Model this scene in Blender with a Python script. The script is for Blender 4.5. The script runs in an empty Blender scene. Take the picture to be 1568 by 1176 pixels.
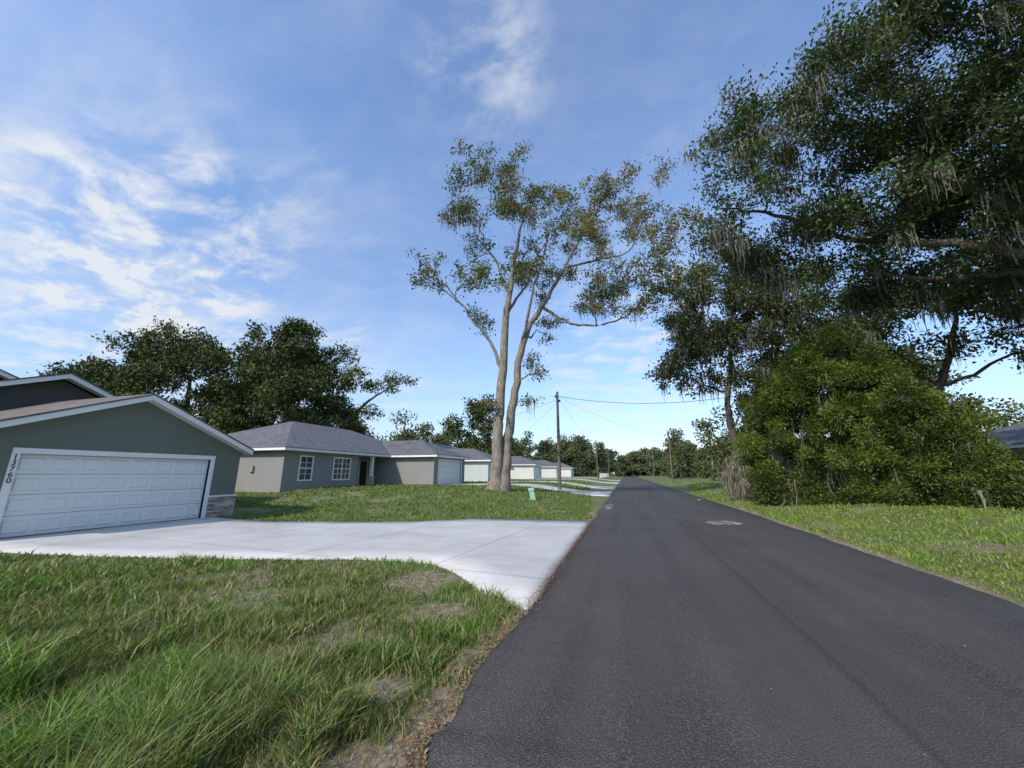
import bpy, math, numpy as np
from mathutils import Vector
R=np.random.default_rng(7)
rad=math.radians
scene=bpy.context.scene
# ------------------------------------------------------------------ helpers
def link(o,parent=None):
    scene.collection.objects.link(o)
    if parent is not None: o.parent=parent
    return o
def empty(name,loc=(0,0,0)):
    e=bpy.data.objects.new(name,None); e.empty_display_size=.3
    scene.collection.objects.link(e); return e
def npmesh(name,V,F,mat,parent=None,tint=None,smooth=False,fattr=None):
    V=np.asarray(V,dtype=np.float32); F=np.asarray(F,dtype=np.int32)
    me=bpy.data.meshes.new(name)
    m,k=F.shape
    me.vertices.add(len(V)); me.vertices.foreach_set('co',V.ravel())
    me.loops.add(m*k); me.loops.foreach_set('vertex_index',F.ravel())
    me.polygons.add(m); me.polygons.foreach_set('loop_start',np.arange(0,m*k,k,dtype=np.int32))
    me.update(calc_edges=True)
    if tint is not None:
        a=me.attributes.new('tint','FLOAT_COLOR','POINT')
        c=np.ones((len(V),4),dtype=np.float32); c[:,:3]=tint
        a.data.foreach_set('color',c.ravel())
    if fattr is not None:
        for nme,arr in fattr.items():
            a=me.attributes.new(nme,'FLOAT','POINT'); a.data.foreach_set('value',np.asarray(arr,dtype=np.float32))
    if smooth: me.polygons.foreach_set('use_smooth',np.ones(m,dtype=bool))
    me.materials.append(mat)
    o=bpy.data.objects.new(name,me)
    return link(o,parent)
def pymesh(name,V,F,mat,parent=None,bevel=0):
    me=bpy.data.meshes.new(name); me.from_pydata([tuple(v) for v in V],[],F); me.update()
    me.materials.append(mat)
    o=link(bpy.data.objects.new(name,me),parent)
    if bevel:
        b=o.modifiers.new('bev','BEVEL'); b.width=bevel; b.segments=2; b.limit_method='ANGLE'
    return o
BF=[(0,3,2,1),(4,5,6,7),(0,1,5,4),(1,2,6,5),(2,3,7,6),(3,0,4,7)]
def boxv(a,b):
    x0,y0,z0=a;x1,y1,z1=b
    return [(x0,y0,z0),(x1,y0,z0),(x1,y1,z0),(x0,y1,z0),(x0,y0,z1),(x1,y0,z1),(x1,y1,z1),(x0,y1,z1)]
def box(name,a,b,mat,parent=None,bevel=0):
    a2=[min(a[i],b[i]) for i in range(3)];b2=[max(a[i],b[i]) for i in range(3)]
    return pymesh(name,boxv(a2,b2),BF,mat,parent,bevel)
def boxes(name,lst,mat,parent=None,bevel=0):
    V=[];F=[]
    for a,b in lst:
        a2=[min(a[i],b[i]) for i in range(3)];b2=[max(a[i],b[i]) for i in range(3)]
        n=len(V);V+=boxv(a2,b2);F+=[tuple(i+n for i in f) for f in BF]
    return pymesh(name,V,F,mat,parent,bevel)
def prismX(name,poly,xa,xb,mat,parent=None,bevel=0):
    n=len(poly)
    V=[(xa,y,z) for y,z in poly]+[(xb,y,z) for y,z in poly]
    F=[tuple(range(n))[::-1],tuple(range(n,2*n))]
    for i in range(n):
        j=(i+1)%n; F.append((i,j,j+n,i+n))
    return pymesh(name,V,F,mat,parent,bevel)
TAB=np.random.default_rng(3).random((256,256))
def vn(x,y,s=1.0,o=0):
    x=np.asarray(x)*s+o*17.3+1000;y=np.asarray(y)*s+o*9.1+1000
    xi=np.floor(x).astype(int);yi=np.floor(y).astype(int);fx=x-xi;fy=y-yi
    fx=fx*fx*(3-2*fx);fy=fy*fy*(3-2*fy)
    g=lambda a,b:TAB[a%256,b%256]
    return (g(xi,yi)*(1-fx)+g(xi+1,yi)*fx)*(1-fy)+(g(xi,yi+1)*(1-fx)+g(xi+1,yi+1)*fx)*fy
def fbm(x,y,s=1.0,o=0):
    return .5*vn(x,y,s,o)+.28*vn(x,y,s*2.1,o+1)+.15*vn(x,y,s*4.3,o+2)+.07*vn(x,y,s*9,o+3)
def ss(t):
    t=np.clip(t,0,1);return t*t*(3-2*t)
# ------------------------------------------------------------------ materials
def newmat(name):
    m=bpy.data.materials.new(name);m.use_nodes=True;nt=m.node_tree
    for n in list(nt.nodes):nt.nodes.remove(n)
    out=nt.nodes.new('ShaderNodeOutputMaterial')
    return m,nt,out
def N(nt,t,**kw):
    n=nt.nodes.new(t)
    for k,v in kw.items():
        if k.startswith('_'): setattr(n,k[1:],v)
        else: n.inputs[k.replace('__',' ')].default_value=v
    return n
def ramp(nt,fac,stops):
    r=nt.nodes.new('ShaderNodeValToRGB');e=r.color_ramp.elements
    while len(e)<len(stops):e.new(.5)
    for i,(p,c) in enumerate(stops):
        e[i].position=p;e[i].color=(*c,1) if len(c)==3 else c
    nt.links.new(fac,r.inputs[0]);return r.outputs[0]
def mixc(nt,f,a,b,bt='MIX'):
    m=nt.nodes.new('ShaderNodeMix');m.data_type='RGBA';m.blend_type=bt
    for s,v in ((m.inputs[0],f),(m.inputs[6],a),(m.inputs[7],b)):
        if hasattr(v,'is_linked'): nt.links.new(v,s)
        else: s.default_value=(*v,1) if isinstance(v,(tuple,list)) else v
    return m.outputs[2]
def mth(nt,op,a,b=None,c=None,clamp=False):
    m=nt.nodes.new('ShaderNodeMath');m.operation=op;m.use_clamp=clamp
    for i,v in enumerate((a,b,c)):
        if v is None: continue
        if hasattr(v,'is_linked'): nt.links.new(v,m.inputs[i])
        else: m.inputs[i].default_value=v
    return m.outputs[0]
def stucco(name,col,var=.12,rough=.85,bump=.25,scale=60):
    m,nt,out=newmat(name)
    tc=N(nt,'ShaderNodeTexCoord')
    n1=N(nt,'ShaderNodeTexNoise',Scale=.7,Detail=5);nt.links.new(tc.outputs['Object'],n1.inputs['Vector'])
    n2=N(nt,'ShaderNodeTexNoise',Scale=scale,Detail=3);nt.links.new(tc.outputs['Object'],n2.inputs['Vector'])
    c=ramp(nt,n1.outputs[0],[(.3,tuple(v*(1-var) for v in col)),(.7,tuple(min(1,v*(1+var)) for v in col))])
    p=N(nt,'ShaderNodeBsdfPrincipled',Roughness=rough)
    nt.links.new(c,p.inputs['Base Color'])
    b=N(nt,'ShaderNodeBump',Strength=bump,Distance=.01);nt.links.new(n2.outputs[0],b.inputs['Height']);nt.links.new(b.outputs[0],p.inputs['Normal'])
    nt.links.new(p.outputs[0],out.inputs[0]);return m
def leafmat(name,trans=.3):
    m,nt,out=newmat(name)
    a=N(nt,'ShaderNodeAttribute',_attribute_name='tint')
    d=N(nt,'ShaderNodeBsdfDiffuse');nt.links.new(a.outputs['Color'],d.inputs[0])
    if trans==0:
        nt.links.new(d.outputs[0],out.inputs[0]);return m
    t=N(nt,'ShaderNodeBsdfTranslucent');g=N(nt,'ShaderNodeBsdfGlossy',Roughness=.45)
    tc=mixc(nt,1.0,a.outputs['Color'],(1.25,1.35,.6),'MULTIPLY');nt.links.new(tc,t.inputs[0])
    g.inputs[0].default_value=(.6,.65,.6,1)
    m1=N(nt,'ShaderNodeMixShader',Fac=trans);nt.links.new(d.outputs[0],m1.inputs[1]);nt.links.new(t.outputs[0],m1.inputs[2])
    m2=N(nt,'ShaderNodeMixShader',Fac=.03);nt.links.new(m1.outputs[0],m2.inputs[1]);nt.links.new(g.outputs[0],m2.inputs[2])
    nt.links.new(m2.outputs[0],out.inputs[0]);return m
def barkmat(name,a,b):
    m,nt,out=newmat(name)
    tc=N(nt,'ShaderNodeTexCoord');mp=N(nt,'ShaderNodeMapping');mp.inputs['Scale'].default_value=(6,6,1.2)
    nt.links.new(tc.outputs['Object'],mp.inputs[0])
    n=N(nt,'ShaderNodeTexNoise',Scale=1.6,Detail=8,Roughness=.7);nt.links.new(mp.outputs[0],n.inputs[0])
    c=ramp(nt,n.outputs[0],[(.35,a),(.65,b)])
    p=N(nt,'ShaderNodeBsdfPrincipled',Roughness=.95);nt.links.new(c,p.inputs['Base Color'])
    bp=N(nt,'ShaderNodeBump',Strength=.8,Distance=.05);nt.links.new(n.outputs[0],bp.inputs['Height']);nt.links.new(bp.outputs[0],p.inputs['Normal'])
    nt.links.new(p.outputs[0],out.inputs[0]);return m
def shingles(name,c1,c2):
    m,nt,out=newmat(name)
    tc=N(nt,'ShaderNodeTexCoord')
    mp=N(nt,'ShaderNodeMapping');mp.inputs['Scale'].default_value=(3.2,3.2,14);nt.links.new(tc.outputs['Object'],mp.inputs[0])
    v=N(nt,'ShaderNodeTexVoronoi',Scale=1);nt.links.new(mp.outputs[0],v.inputs[0])
    n=N(nt,'ShaderNodeTexNoise',Scale=.8,Detail=6);nt.links.new(tc.outputs['Object'],n.inputs[0])
    sx=N(nt,'ShaderNodeSeparateXYZ');nt.links.new(tc.outputs['Object'],sx.inputs[0])
    fr=mth(nt,'FRACT',mth(nt,'MULTIPLY',sx.outputs[2],17.0))
    ln=mth(nt,'LESS_THAN',fr,.16)
    sc=N(nt,'ShaderNodeSeparateColor');nt.links.new(v.outputs['Color'],sc.inputs[0])
    f=mth(nt,'ADD',mth(nt,'MULTIPLY',sc.outputs[0],.65),mth(nt,'MULTIPLY',n.outputs[0],.35))
    c=mixc(nt,f,c1,c2);c=mixc(nt,mth(nt,'MULTIPLY',ln,.45),c,(.02,.02,.022))
    p=N(nt,'ShaderNodeBsdfPrincipled',Roughness=.9);nt.links.new(c,p.inputs['Base Color'])
    bp=N(nt,'ShaderNodeBump',Strength=.5,Distance=.01);nt.links.new(fr,bp.inputs['Height']);nt.links.new(bp.outputs[0],p.inputs['Normal'])
    nt.links.new(p.outputs[0],out.inputs[0]);return m
M_green=stucco('stucco_green',(.14,.163,.13),.06)
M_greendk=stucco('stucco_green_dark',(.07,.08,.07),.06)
M_grey=stucco('stucco_grey',(.25,.247,.235),.06)
M_white=stucco('white_paint',(.78,.78,.76),.03,.5,.03)
M_offw=stucco('offwhite_stucco',(.62,.62,.59),.05)
M_teal=stucco('pale_teal_stucco',(.50,.55,.53),.05)
M_wdoor=stucco('garage_door_white',(.76,.76,.74),.02,.45,.02)
M_dark=stucco('dark_gap',(.03,.03,.03),.1)
M_roofg=shingles('shingles_grey',(.075,.077,.085),(.175,.178,.19))
M_roofb=shingles('shingles_brown',(.10,.08,.068),(.22,.185,.155))
M_leaf=leafmat('leaves',.3);M_leafd=leafmat('leaves_far',0);M_grassm=leafmat('grass_blades',.25);M_moss=leafmat('spanish_moss',0)
M_barkp=barkmat('bark_pale',(.10,.085,.07),(.32,.28,.23));M_barkd=barkmat('bark_dark',(.045,.037,.03),(.15,.125,.10))
M_pole=barkmat('pole_wood',(.09,.07,.055),(.19,.155,.125))
M_wire=stucco('wire',(.04,.04,.04))
M_pedes=stucco('pedestal_plastic',(.3,.55,.45),.05,.5,.02)
def glassm():
    m,nt,out=newmat('window_glass')
    p=N(nt,'ShaderNodeBsdfPrincipled',Roughness=.06);p.inputs['Base Color'].default_value=(.05,.06,.065,1);p.inputs['Specular IOR Level'].default_value=.8
    nt.links.new(p.outputs[0],out.inputs[0]);return m
M_glass=glassm()
def stonem():
    m,nt,out=newmat('ledge_stone')
    g=N(nt,'ShaderNodeNewGeometry');tc=N(nt,'ShaderNodeTexCoord')
    c=ramp(nt,g.outputs['Random Per Island'],[(0,(.2,.15,.11)),(.35,(.42,.36,.3)),(.65,(.6,.57,.53)),(1,(.3,.24,.2))])
    n=N(nt,'ShaderNodeTexNoise',Scale=20,Detail=6);nt.links.new(tc.outputs['Object'],n.inputs[0])
    c=mixc(nt,.4,c,n.outputs[1],'SOFT_LIGHT')
    p=N(nt,'ShaderNodeBsdfPrincipled',Roughness=.9);nt.links.new(c,p.inputs['Base Color'])
    b=N(nt,'ShaderNodeBump',Strength=.6,Distance=.02);nt.links.new(n.outputs[0],b.inputs['Height']);nt.links.new(b.outputs[0],p.inputs['Normal'])
    nt.links.new(p.outputs[0],out.inputs[0]);return m
M_stone=stonem()
def asphalt():
    m,nt,out=newmat('asphalt')
    tc=N(nt,'ShaderNodeTexCoord')
    n1=N(nt,'ShaderNodeTexNoise',Scale=.35,Detail=6,Roughness=.6);nt.links.new(tc.outputs['Object'],n1.inputs[0])
    mp=N(nt,'ShaderNodeMapping');mp.inputs['Scale'].default_value=(1.6,.06,1);nt.links.new(tc.outputs['Object'],mp.inputs[0])
    n2=N(nt,'ShaderNodeTexNoise',Scale=1.5,Detail=5);nt.links.new(mp.outputs[0],n2.inputs[0])
    n3=N(nt,'ShaderNodeTexNoise',Scale=95,Detail=3);nt.links.new(tc.outputs['Object'],n3.inputs[0])
    v=N(nt,'ShaderNodeTexVoronoi',Scale=70);nt.links.new(tc.outputs['Object'],v.inputs[0])
    f=mth(nt,'ADD',mth(nt,'MULTIPLY',n1.outputs[0],.5),mth(nt,'MULTIPLY',n2.outputs[0],.5))
    c=ramp(nt,f,[(.38,(.033,.030,.027)),(.62,(.068,.062,.056))])
    n4=N(nt,'ShaderNodeTexNoise',Scale=1.3,Detail=7,Roughness=.65);nt.links.new(tc.outputs['Object'],n4.inputs[0])
    c=mixc(nt,ramp(nt,n4.outputs[0],[(.56,(0,0,0)),(.72,(.5,.5,.5))]),c,(.095,.086,.076))
    c=mixc(nt,ramp(nt,n3.outputs[0],[(.5,(0,0,0)),(.68,(.8,.8,.8))]),c,(.16,.15,.137))
    sx=N(nt,'ShaderNodeSeparateXYZ');nt.links.new(tc.outputs['Object'],sx.inputs[0])
    w=mth(nt,'MULTIPLY',n1.outputs[0],.25)
    for off,wd,am,cc in ((1.75,.05,.4,(.018,.017,.016)),(1.2,.35,.24,(.10,.093,.085)),(3.2,.5,.2,(.095,.088,.08)),(-.4,.3,.2,(.03,.028,.026))):
        d=mth(nt,'ABSOLUTE',mth(nt,'SUBTRACT',mth(nt,'ADD',sx.outputs[0],w),off))
        seam=mth(nt,'SUBTRACT',1.0,mth(nt,'DIVIDE',d,wd),clamp=True)
        c=mixc(nt,mth(nt,'MULTIPLY',seam,am),c,cc)
    p=N(nt,'ShaderNodeBsdfPrincipled',Roughness=.85);p.inputs['Specular IOR Level'].default_value=.35;nt.links.new(c,p.inputs['Base Color'])
    b=N(nt,'ShaderNodeBump',Strength=.8,Distance=.012);nt.links.new(v.outputs[0],b.inputs['Height']);nt.links.new(b.outputs[0],p.inputs['Normal'])
    nt.links.new(p.outputs[0],out.inputs[0]);return m
M_asph=asphalt()
def concrete():
    m,nt,out=newmat('concrete')
    tc=N(nt,'ShaderNodeTexCoord')
    n1=N(nt,'ShaderNodeTexNoise',Scale=.6,Detail=7,Roughness=.65);nt.links.new(tc.outputs['Object'],n1.inputs[0])
    mp=N(nt,'ShaderNodeMapping');mp.inputs['Scale'].default_value=(.5,14,1);mp.inputs['Rotation'].default_value=(0,0,.1);nt.links.new(tc.outputs['Object'],mp.inputs[0])
    n2=N(nt,'ShaderNodeTexNoise',Scale=3,Detail=4);nt.links.new(mp.outputs[0],n2.inputs[0])
    f=mth(nt,'ADD',mth(nt,'MULTIPLY',n1.outputs[0],.65),mth(nt,'MULTIPLY',n2.outputs[0],.35))
    c=ramp(nt,f,[(.36,(.38,.37,.345)),(.64,(.57,.56,.535))])
    mp2=N(nt,'ShaderNodeMapping');mp2.inputs['Location'].default_value=(.9,-.2,0);mp2.inputs['Rotation'].default_value=(0,0,.09);nt.links.new(tc.outputs['Object'],mp2.inputs[0])
    br=N(nt,'ShaderNodeTexBrick',_offset=0.0);br.inputs['Scale'].default_value=1
    br.inputs['Brick Width'].default_value=3.1;br.inputs['Row Height'].default_value=3.0;br.inputs['Mortar Size'].default_value=.014;br.inputs['Mortar Smooth'].default_value=.1
    nt.links.new(mp2.outputs[0],br.inputs[0])
    c=mixc(nt,mth(nt,'MULTIPLY',br.outputs['Fac'],.7),c,(.14,.135,.12))
    p=N(nt,'ShaderNodeBsdfPrincipled',Roughness=.8);nt.links.new(c,p.inputs['Base Color'])
    b=N(nt,'ShaderNodeBump',Strength=.2,Distance=.01);nt.links.new(n2.outputs[0],b.inputs['Height']);nt.links.new(b.outputs[0],p.inputs['Normal'])
    nt.links.new(p.outputs[0],out.inputs[0]);return m
M_conc=concrete()
def groundm():
    m,nt,out=newmat('ground_soil')
    tc=N(nt,'ShaderNodeTexCoord');a=N(nt,'ShaderNodeAttribute',_attribute_name='bare')
    n1=N(nt,'ShaderNodeTexNoise',Scale=.35,Detail=8,Roughness=.7);nt.links.new(tc.outputs['Object'],n1.inputs[0])
    n2=N(nt,'ShaderNodeTexNoise',Scale=9,Detail=8,Roughness=.75);nt.links.new(tc.outputs['Object'],n2.inputs[0])
    g=ramp(nt,n1.outputs[0],[(.35,(.09,.13,.026)),(.55,(.12,.17,.035)),(.7,(.17,.185,.05))])
    g=mixc(nt,ramp(nt,n2.outputs[0],[(.4,(0,0,0)),(.7,(.8,.8,.8))]),g,(.07,.08,.025))
    s=ramp(nt,n2.outputs[0],[(.35,(.12,.075,.045)),(.5,(.25,.185,.125)),(.65,(.46,.40,.32))])
    c=mixc(nt,a.outputs['Fac'],g,s)
    p=N(nt,'ShaderNodeBsdfPrincipled',Roughness=.95);nt.links.new(c,p.inputs['Base Color'])
    b=N(nt,'ShaderNodeBump',Strength=.9,Distance=.04);nt.links.new(n2.outputs[0],b.inputs['Height']);nt.links.new(b.outputs[0],p.inputs['Normal'])
    nt.links.new(p.outputs[0],out.inputs[0]);return m
M_ground=groundm()
# ------------------------------------------------------------------ terrain
RL,RR=-1.3,4.75
def edgeL(Y):
    Y=np.asarray(Y,dtype=float)
    rag=1-ss((Y-4.6)/.5)*(1-ss((Y-14.2)/.5))
    return RL+.05*np.sin(Y*1.3)+.10*(vn(0,Y,.9,5)-.5)+rag*(.09*(vn(0,Y,3.3,5)-.5)+.05*(vn(0,Y,9,5)-.5))
def edgeR(Y): return RR+.22*ss((np.asarray(Y)-5)/15)-.3*ss((8-np.asarray(Y))/5)+.12*(vn(0,Y,.7,8)-.5)+.06*(vn(0,Y,3,8)-.5)
def H(X,Y):
    X=np.asarray(X,dtype=float);Y=np.asarray(Y,dtype=float)
    h=.66*ss((-X-2.2)/7)*ss((Y-13)/9)+.42*ss((X-5.3)/5)*ss((Y-2)/10)
    off=np.where((X>RL-.3)&(X<RR+.4),0,1)
    h=h+off*.05*(fbm(X,Y,.5,4)-.5)*ss((np.abs(X-1.7)-3.2)/1.0)
    return h
def driveN(X): return np.interp(X,[-15.25,-12.6,-8.2,-4.65,-3.6,-2.82,-2.03,-1.25],[5.4,5.25,6.0,6.95,6.95,6.38,5.5,5.0])
def driveF(X): return np.interp(X,[-15.25,-13.8,-11.5,-7,-5.1,-1.25],[11.3,11.1,10.9,12.3,13.6,14.2])
def in_drive(X,Y,m=0): return (X<-1.2)&(X>-15.3)&(Y>driveN(X)+m)&(Y<driveF(X)-m)
DR=[(31.2,36.4),(44.9,50.2),(68.9,74.2),(92.9,98.2)]
def bare(X,Y):
    b=.5*ss((fbm(X,Y,.8,11)-.61)/.14)
    dr=np.abs(X-edgeL(Y)); 
    b=np.maximum(b,.92*ss((.10+.5*vn(X,Y,1.3,6)-dr)/.3)*(X<1)*ss((30-Y)/12))
    b=np.maximum(b,.8*ss((.2+.35*vn(X,Y,1.1,9)-np.abs(X-edgeR(Y)))/.3)*(X>1)*ss((30-Y)/12))
    for cx,cy,r,s in [(-1.95,2.95,.27,1),(-1.6,2.3,.24,.95),(-3.1,5.8,.65,.75),(-2.3,4.6,.45,.7),(-5.0,6.3,.5,.4),(-4.8,4.3,.35,.4),(-2.6,3.7,.28,.5),(-4.2,1.7,.28,.7),(12,11,2.2,.6),(9,8.5,1.5,.45),(14,8,2,.5)]:
        d=np.hypot(X-cx,Y-cy)/r+.9*(fbm(X,Y,2.2,14)-.5)
        b=np.maximum(b,s*ss((1.15-d)/.5))
    d=np.minimum(np.abs(Y-driveN(X)),np.abs(Y-driveF(X)))
    b=np.maximum(b,.7*ss((.12-d)/.1)*(X<-1.2)*(X>-15))
    return np.clip(b,0,1)
def axis(a,b,step,lo,hi,g=1.12):
    mid=list(np.arange(a,b,step));l=[];s=step;x=a
    while x>lo: s*=g;x-=s;l.append(x)
    r=[];s=step;x=mid[-1]
    while x<hi: s*=g;x+=s;r.append(x)
    return np.array(l[::-1]+mid+r)
xs=axis(-17,15,.13,-900,900);ys=axis(-2,24,.13,-400,1200)
XX,YY=np.meshgrid(xs,ys)
ZZ=H(XX,YY)
under=((XX>RL+.15)&(XX<RR-.35))|in_drive(XX,YY,.15)
ZZ=np.where(under,ZZ-.06,ZZ+.012)
nx,ny=len(xs),len(ys)
idx=np.arange(nx*ny).reshape(ny,nx)
F=np.stack([idx[:-1,:-1],idx[:-1,1:],idx[1:,1:],idx[1:,:-1]],-1).reshape(-1,4)
npmesh('ground',np.stack([XX.ravel(),YY.ravel(),ZZ.ravel()],1),F,M_ground,fattr={'bare':bare(XX,YY).ravel()},smooth=True)
yr=np.concatenate([np.arange(-15,1,.25),np.arange(1,16,.04),np.arange(16,45,.2),np.geomspace(45,700,60)])
t=np.linspace(0,1,9)
eL=edgeL(yr);eR=edgeR(yr)
RX=eL[:,None]+(eR-eL)[:,None]*t[None,:];RY=np.repeat(yr[:,None],9,1)
RZ=.02+.045*(1-(2*t[None,:]-1)**2)+0*RX
RZ[:,0]=-.03;RZ[:,-1]=-.03;RX[:,1]=RX[:,0]+.04;RX[:,-2]=RX[:,-1]-.04;RZ[:,1]=.022;RZ[:,-2]=.022
idx=np.arange(RX.size).reshape(RX.shape)
F=np.stack([idx[:-1,:-1],idx[:-1,1:],idx[1:,1:],idx[1:,:-1]],-1).reshape(-1,4)
npmesh('road',np.stack([RX.ravel(),RY.ravel(),RZ.ravel()],1),F,M_asph,smooth=True)
def roadz(X,Y):
    tt=(X-edgeL(Y))/(edgeR(Y)-edgeL(Y)); return .02+.045*(1-(2*tt-1)**2)
def drape(name,xa,fn,ff,n=60,k=8,off=.05,mat=M_conc):
    Xc=np.linspace(*xa,n);a=fn(Xc);b=ff(Xc)
    tt=np.linspace(0,1,k+1);tt=np.concatenate([[0],tt,[1]])
    X=np.repeat(Xc[:,None],len(tt),1);Y=a[:,None]+(b-a)[:,None]*tt;Z=H(X,Y)+off
    Z[:,0]-=.2;Z[:,-1]-=.2
    X=np.vstack([X[:1],X,X[-1:]]);Y=np.vstack([Y[:1],Y,Y[-1:]]);Z=np.vstack([Z[:1]-.2,Z,Z[-1:]-.2])
    idx=np.arange(X.size).reshape(X.shape)
    F=np.stack([idx[:-1,:-1],idx[1:,:-1],idx[1:,1:],idx[:-1,1:]],-1).reshape(-1,4)
    return npmesh(name,np.stack([X.ravel(),Y.ravel(),Z.ravel()],1),F,mat)
drape('driveway',(-15.22,-1.27),driveN,driveF)
for a,b in DR:
    drape('driveway',(-16.0,-1.27),lambda x,a=a:a-1.2*ss((x+4.5)/3.2),lambda x,b=b:b+1.2*ss((x+4.5)/3.2),n=30)
# ------------------------------------------------------------------ roofs
def hip(parent,x0,x1,y0,y1,z,slope,mat,part='roof'):
    w=x1-x0;l=y1-y0
    h=min(w,l)/2*slope
    if w<l: r=[((x0+x1)/2,y0+w/2,z+h),((x0+x1)/2,y1-w/2,z+h)]
    else: r=[(x0+l/2,(y0+y1)/2,z+h),(x1-l/2,(y0+y1)/2,z+h)]
    e=.03
    V=[(x0-e,y0-e,z),(x1+e,y0-e,z),(x1+e,y1+e,z),(x0-e,y1+e,z)]+r
    if w<l: F=[(0,1,4),(1,2,5,4),(2,3,5),(3,0,4,5)]
    else: F=[(0,1,5,4),(1,2,5),(2,3,4,5),(3,0,4)]
    pymesh(part,V,F,mat,parent)
    V=[(x0-e,y0-e,z),(x1+e,y0-e,z),(x1+e,y1+e,z),(x0-e,y1+e,z),(x0-e,y0-e,z-.03),(x1+e,y0-e,z-.03),(x1+e,y1+e,z-.03),(x0-e,y1+e,z-.03)]
    pymesh(part+'_drip_edge',V,[(4,5,1,0),(5,6,2,1),(6,7,3,2),(7,4,0,3),(7,6,5,4)],mat,parent)
    pymesh(part+'_fascia',boxv((x0,y0,z-.2),(x1,y1,z-.034)),BF,M_white,parent)
def window(parent,x,y0,y1,z0,z1,double=False,facing=1):
    s=facing
    box('window_glass',(x-.02*s,y0,z0),(x+.012*s,y1,z1),M_glass,parent)
    f=.09
    L=[((x+.005*s,y0-f,z0-f),(x+.05*s,y0,z1+f)),((x+.005*s,y1,z0-f),(x+.05*s,y1+f,z1+f)),
       ((x+.005*s,y0,z0-f),(x+.05*s,y1,z0)),((x+.005*s,y0,z1),(x+.05*s,y1,z1+f)),
       ((x+.013*s,y0,(z0+z1)/2-.03),(x+.035*s,y1,(z0+z1)/2+.03))]
    n=4 if double else 2
    for i in range(1,n):
        yc=y0+(y1-y0)*i/n; w=.05 if (double and i==2) else .015
        L.append(((x+.014*s,yc-w,z0),(x+.032*s,yc+w,z1)))
    for k in (.25,.75):
        zc=z0+(z1-z0)*k;L.append(((x+.0145*s,y0,zc-.012),(x+.031*s,y1,zc+.012)))
    boxes('window_frame',L,M_white,parent)
def garage_door(parent,x,y0,y1,z0,z1,rows=4,cols=8):
    box('garage_door_backing',(x-.05,y0,z0),(x-.03,y1,z1),M_dark,parent)
    rh=(z1-z0)/rows;L=[]
    for r in range(rows):
        L.append(((x-.028,y0,z0+r*rh+.005),(x,y1,z0+(r+1)*rh-.005)))
    boxes('garage_door',L,M_wdoor,parent,bevel=.004)
    V=[];F=[];cw=(y1-y0)/cols
    for r in range(rows):
        for c in range(cols):
            a=y0+c*cw+.07;b=y0+(c+1)*cw-.07;p=z0+r*rh+.1;q=z0+(r+1)*rh-.1
            n=len(V);d=.022
            V+=[(x+.001,a,p),(x+.001,b,p),(x+.001,b,q),(x+.001,a,q),
                (x+.022,a+d,p+d),(x+.022,b-d,p+d),(x+.022,b-d,q-d),(x+.022,a+d,q-d),
                (x+.006,a+2*d,p+2*d),(x+.006,b-2*d,p+2*d),(x+.006,b-2*d,q-2*d),(x+.006,a+2*d,q-2*d)]
            for k in (0,4):
                for i in range(4):
                    j=(i+1)%4;F.append((n+k+i,n+k+j,n+k+4+j,n+k+4+i))
            F.append((n+8,n+9,n+10,n+11))
    pymesh('garage_door_panels',V,F,M_wdoor,parent)
def stonework(parent,x,y0,y1,z0,z1):
    L=[];z=z0;rr=np.random.default_rng(int(abs(y0*100)))
    box('stone_backing',(x-.01,y0,z0),(x+.02,y1,z1),M_dark,parent)
    while z<z1-.02:
        h=min(rr.uniform(.05,.1),z1-z);y=y0
        while y<y1-.01:
            w=min(rr.uniform(.12,.38),y1-y)
            L.append(((x+.0205,y+.003,z+.003),(x+rr.uniform(.045,.085),y+w-.003,z+h-.003)));y+=w
        z+=h
    boxes('ledge_stone',L,M_stone,parent)
    box('stone_cap',(x-.01,y0-.01,z1),(x+.11,y1+.01,z1+.06),M_white,parent,bevel=.01)
# ------------------------------------------------------------------ house 1 (green)
h1=empty('green_stucco_house')
GX=-15.2;y0,y1=4.88,12.1;yc=8.5;ze=2.63;zr=4.24;sl=(zr-ze)/(12.36-yc)
box('garage_wall_flank',(GX-.2,y0,-.1),(GX,6.06,2.16),M_green,h1)
box('garage_wall_flank_right',(GX-.2,10.94,-.1),(GX,y1,2.16),M_green,h1)
wz=lambda y:zr-.18-abs(y-yc)*sl
prismX('garage_gable_wall',[(y0,2.16),(y1,2.16),(y1,wz(y1)),(yc,wz(yc)),(y0,wz(y0))],GX-.2,GX,M_green,h1)
box('garage_side_wall',(-20.2,y1-.2,-.1),(GX-.2,y1,wz(y1)),M_green,h1)
box('garage_side_wall_near',(-20.2,y0,-.1),(GX-.2,y0+.2,wz(y0)),M_green,h1)
garage_door(h1,GX-.1,6.06,10.94,0.055,2.16)
tr=.15
boxes('garage_trim',[((GX-.1,6.06-tr,.82),(GX+.03,6.06,2.16)),((GX-.1,10.94,.0),(GX+.03,10.94+tr,2.16)),((GX-.1,6.06-tr,2.16),(GX+.032,10.94+tr,2.16+tr)),((GX-.1,6.06-tr,.0),(GX+.03,6.06,.819))],M_white,h1,bevel=.006)
stonework(h1,GX,10.94+tr+.005,y1+.03,0,.78)
stonework(h1,GX,y0-.03,6.06-tr-.005,0,.78)
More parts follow.
